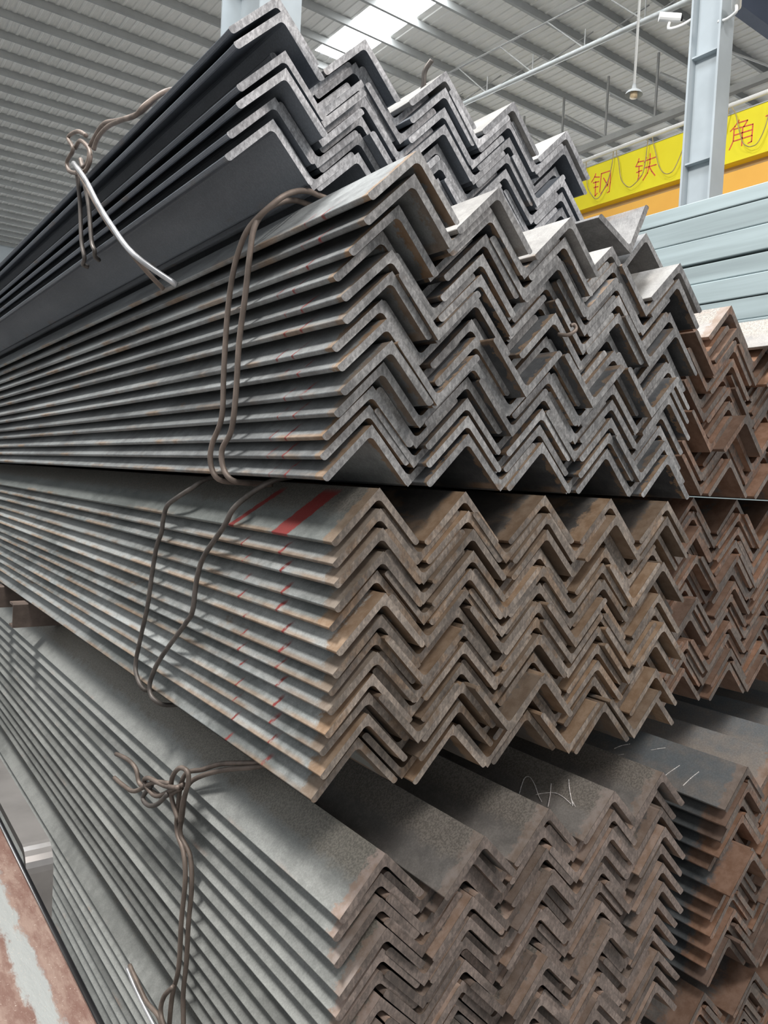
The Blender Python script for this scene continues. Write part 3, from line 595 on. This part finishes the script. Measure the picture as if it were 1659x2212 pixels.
# ceiling: corrugated sheets (real ribs), between skylight strips that run along y
def sheet(x0, x1, y0, y1, parent, name='roof_sheet', mat='roof'):
    V = []; F = []; pitch = .20; n = max(1, int((x1-x0)/pitch)); xs = []
    for i in range(n):
        a = x0+i*(x1-x0)/n; d = (x1-x0)/n
        xs += [(a, 0), (a+d*.62, 0), (a+d*.70, -.018), (a+d*.90, -.018), (a+d*.98, 0)]
    xs.append((x1, 0))
    for x, z in xs: V += [(x, y0, z), (x, y1, z)]
    for i in range(len(xs)-1): F.append((2*i, 2*i+1, 2*i+3, 2*i+2))
    return mesh_obj(name, V, F, M[mat], parent)
ce = empty('ceiling', (0, 0, ZC)); ce['kind'] = 'structure'
SKY = [(8.35, 9.25, 4.0, 14.8)]
sheet(-7, 8.35, -6, 36, ce); sheet(9.25, 34, -6, 36, ce); sheet(8.35, 9.25, 14.8, 36, ce); sheet(8.35, 9.25, -6, 4.0, ce)
m, nt, P = newmat('skylight_daylight'); P.inputs['Emission Color'].default_value = (0.95, 0.98, 1, 1); P.inputs['Emission Strength'].default_value = 14.0
M['sky'] = m
MB().box((8.35, 4.0, .01), (9.25, 14.8, .02)).build('skylight_panel', M['sky'], ce)
for i in range(50):
    y = -5.6+i*.86
    if y > 36: break
    MB().box((-7, y, -.16), (34, y+.06, -.02)).build('purlin', M['purlin'], ce)
M['rafter'] = plain('dark_blue_rafter_paint', (0.13, 0.155, 0.22), 0.6, 0, 2, 0.1)
for y, nm in ((7.35, 'near'), (19.5, 'far')):
    o = MB().box((9.5 if nm == 'near' else 10.0, y, ZC-1.0), (34, y+.22, ZC-.21)).build('trim_1', M['rafter'] if nm == 'near' else M['purlin']); o['kind'] = 'structure'; o.name = 'trim_1' if nm == 'near' else 'trim_2'
# lattice tie under the roof
e = empty('lattice_girder', (10.4, 3.5, 7.3)); tag(e, 'long pale lattice girder of thin rods hanging under the roof', 'lattice girder')
def lz(y): return .09+.053*(y-7.2)
MB().tube([(0, -2, lz(1.5)), (0, 12, lz(15.5))], .045, sides=8, spline=False).build('bottom_chord', M['ltgrey'], e, smooth=True)
MB().tube([(0, -2, lz(1.5)+.78), (0, 12, lz(15.5)+.78)], .02, sides=6, spline=False).build('top_chord', M['rod'], e, smooth=True)
for i in range(11):
    y = -1.5+i*1.2
    MB().tube([(0, y, lz(y+3.5)), (0, y, lz(y+3.5)+.32)], .012, sides=6, spline=False).build('stub', M['rod'], e)
    MB().tube([(0, y, lz(y+3.5)), (0, y+.9, lz(y+4.4)+.78)], .012, sides=6, spline=False).build('diagonal_rod', M['rod'], e)
    if y+1.2 < 12: MB().tube([(0, y+1.2, lz(y+4.7)), (1.0, y+.7, lz(y+4.4)+.9)], .012, sides=6, spline=False).build('diagonal_rod', M['rod'], e)
e = empty('roof_brace', (12.6, 3, 7.4)); tag(e, 'grey brace line with short hangers crossing below the purlins above the crane', 'brace')
MB().box((0, 0, -.42), (.12, 12, -.30)).build('bottom_chord', M['rod'], e)
for i in range(10):
    MB().box((.04, .6+i*1.15, -.30), (.07, .64+i*1.15, .9)).build('hanger', M['rod'], e)
    MB().tube([(.05, .6+i*1.15, -.3), (.05, 1.7+i*1.15, .5)], .02, sides=6, spline=False).build('diagonal_rod', M['rod'], e)
M['wallp'] = plain('pale_wall_cladding', (0.62, 0.68, 0.72), 0.6, 0, 0.6, 0.06)
M['floor'] = plain('dusty_concrete_floor', (0.24, 0.23, 0.22), 0.85, 0, 2, 0.3, bump=0.002)
def struct(name, mb, mat): o = mb.build(name, mat); o['kind'] = 'structure'; return o
struct('floor', MB().box((-12, -8, -1.52), (34, 36, -1.42)), M['floor'])
wb = MB().box((-12, 36, -1.42), (34, 36.2, ZC)); struct('wall_back', wb, M['wallp'])
struct('wall_right', MB().box((34, -8, -1.42), (34.2, 36, ZC)), M['wallp'])
struct('trim_3', MB().box((-12, 35.8, 7.6), (34, 36, 8.05)), M['purlin'])
for i in range(6): struct('trim_%d' % (4+i), MB().box((-4+i*7.0, 35.7, -1.42), (-3.6+i*7.0, 35.99, 7.59)), M['col'])
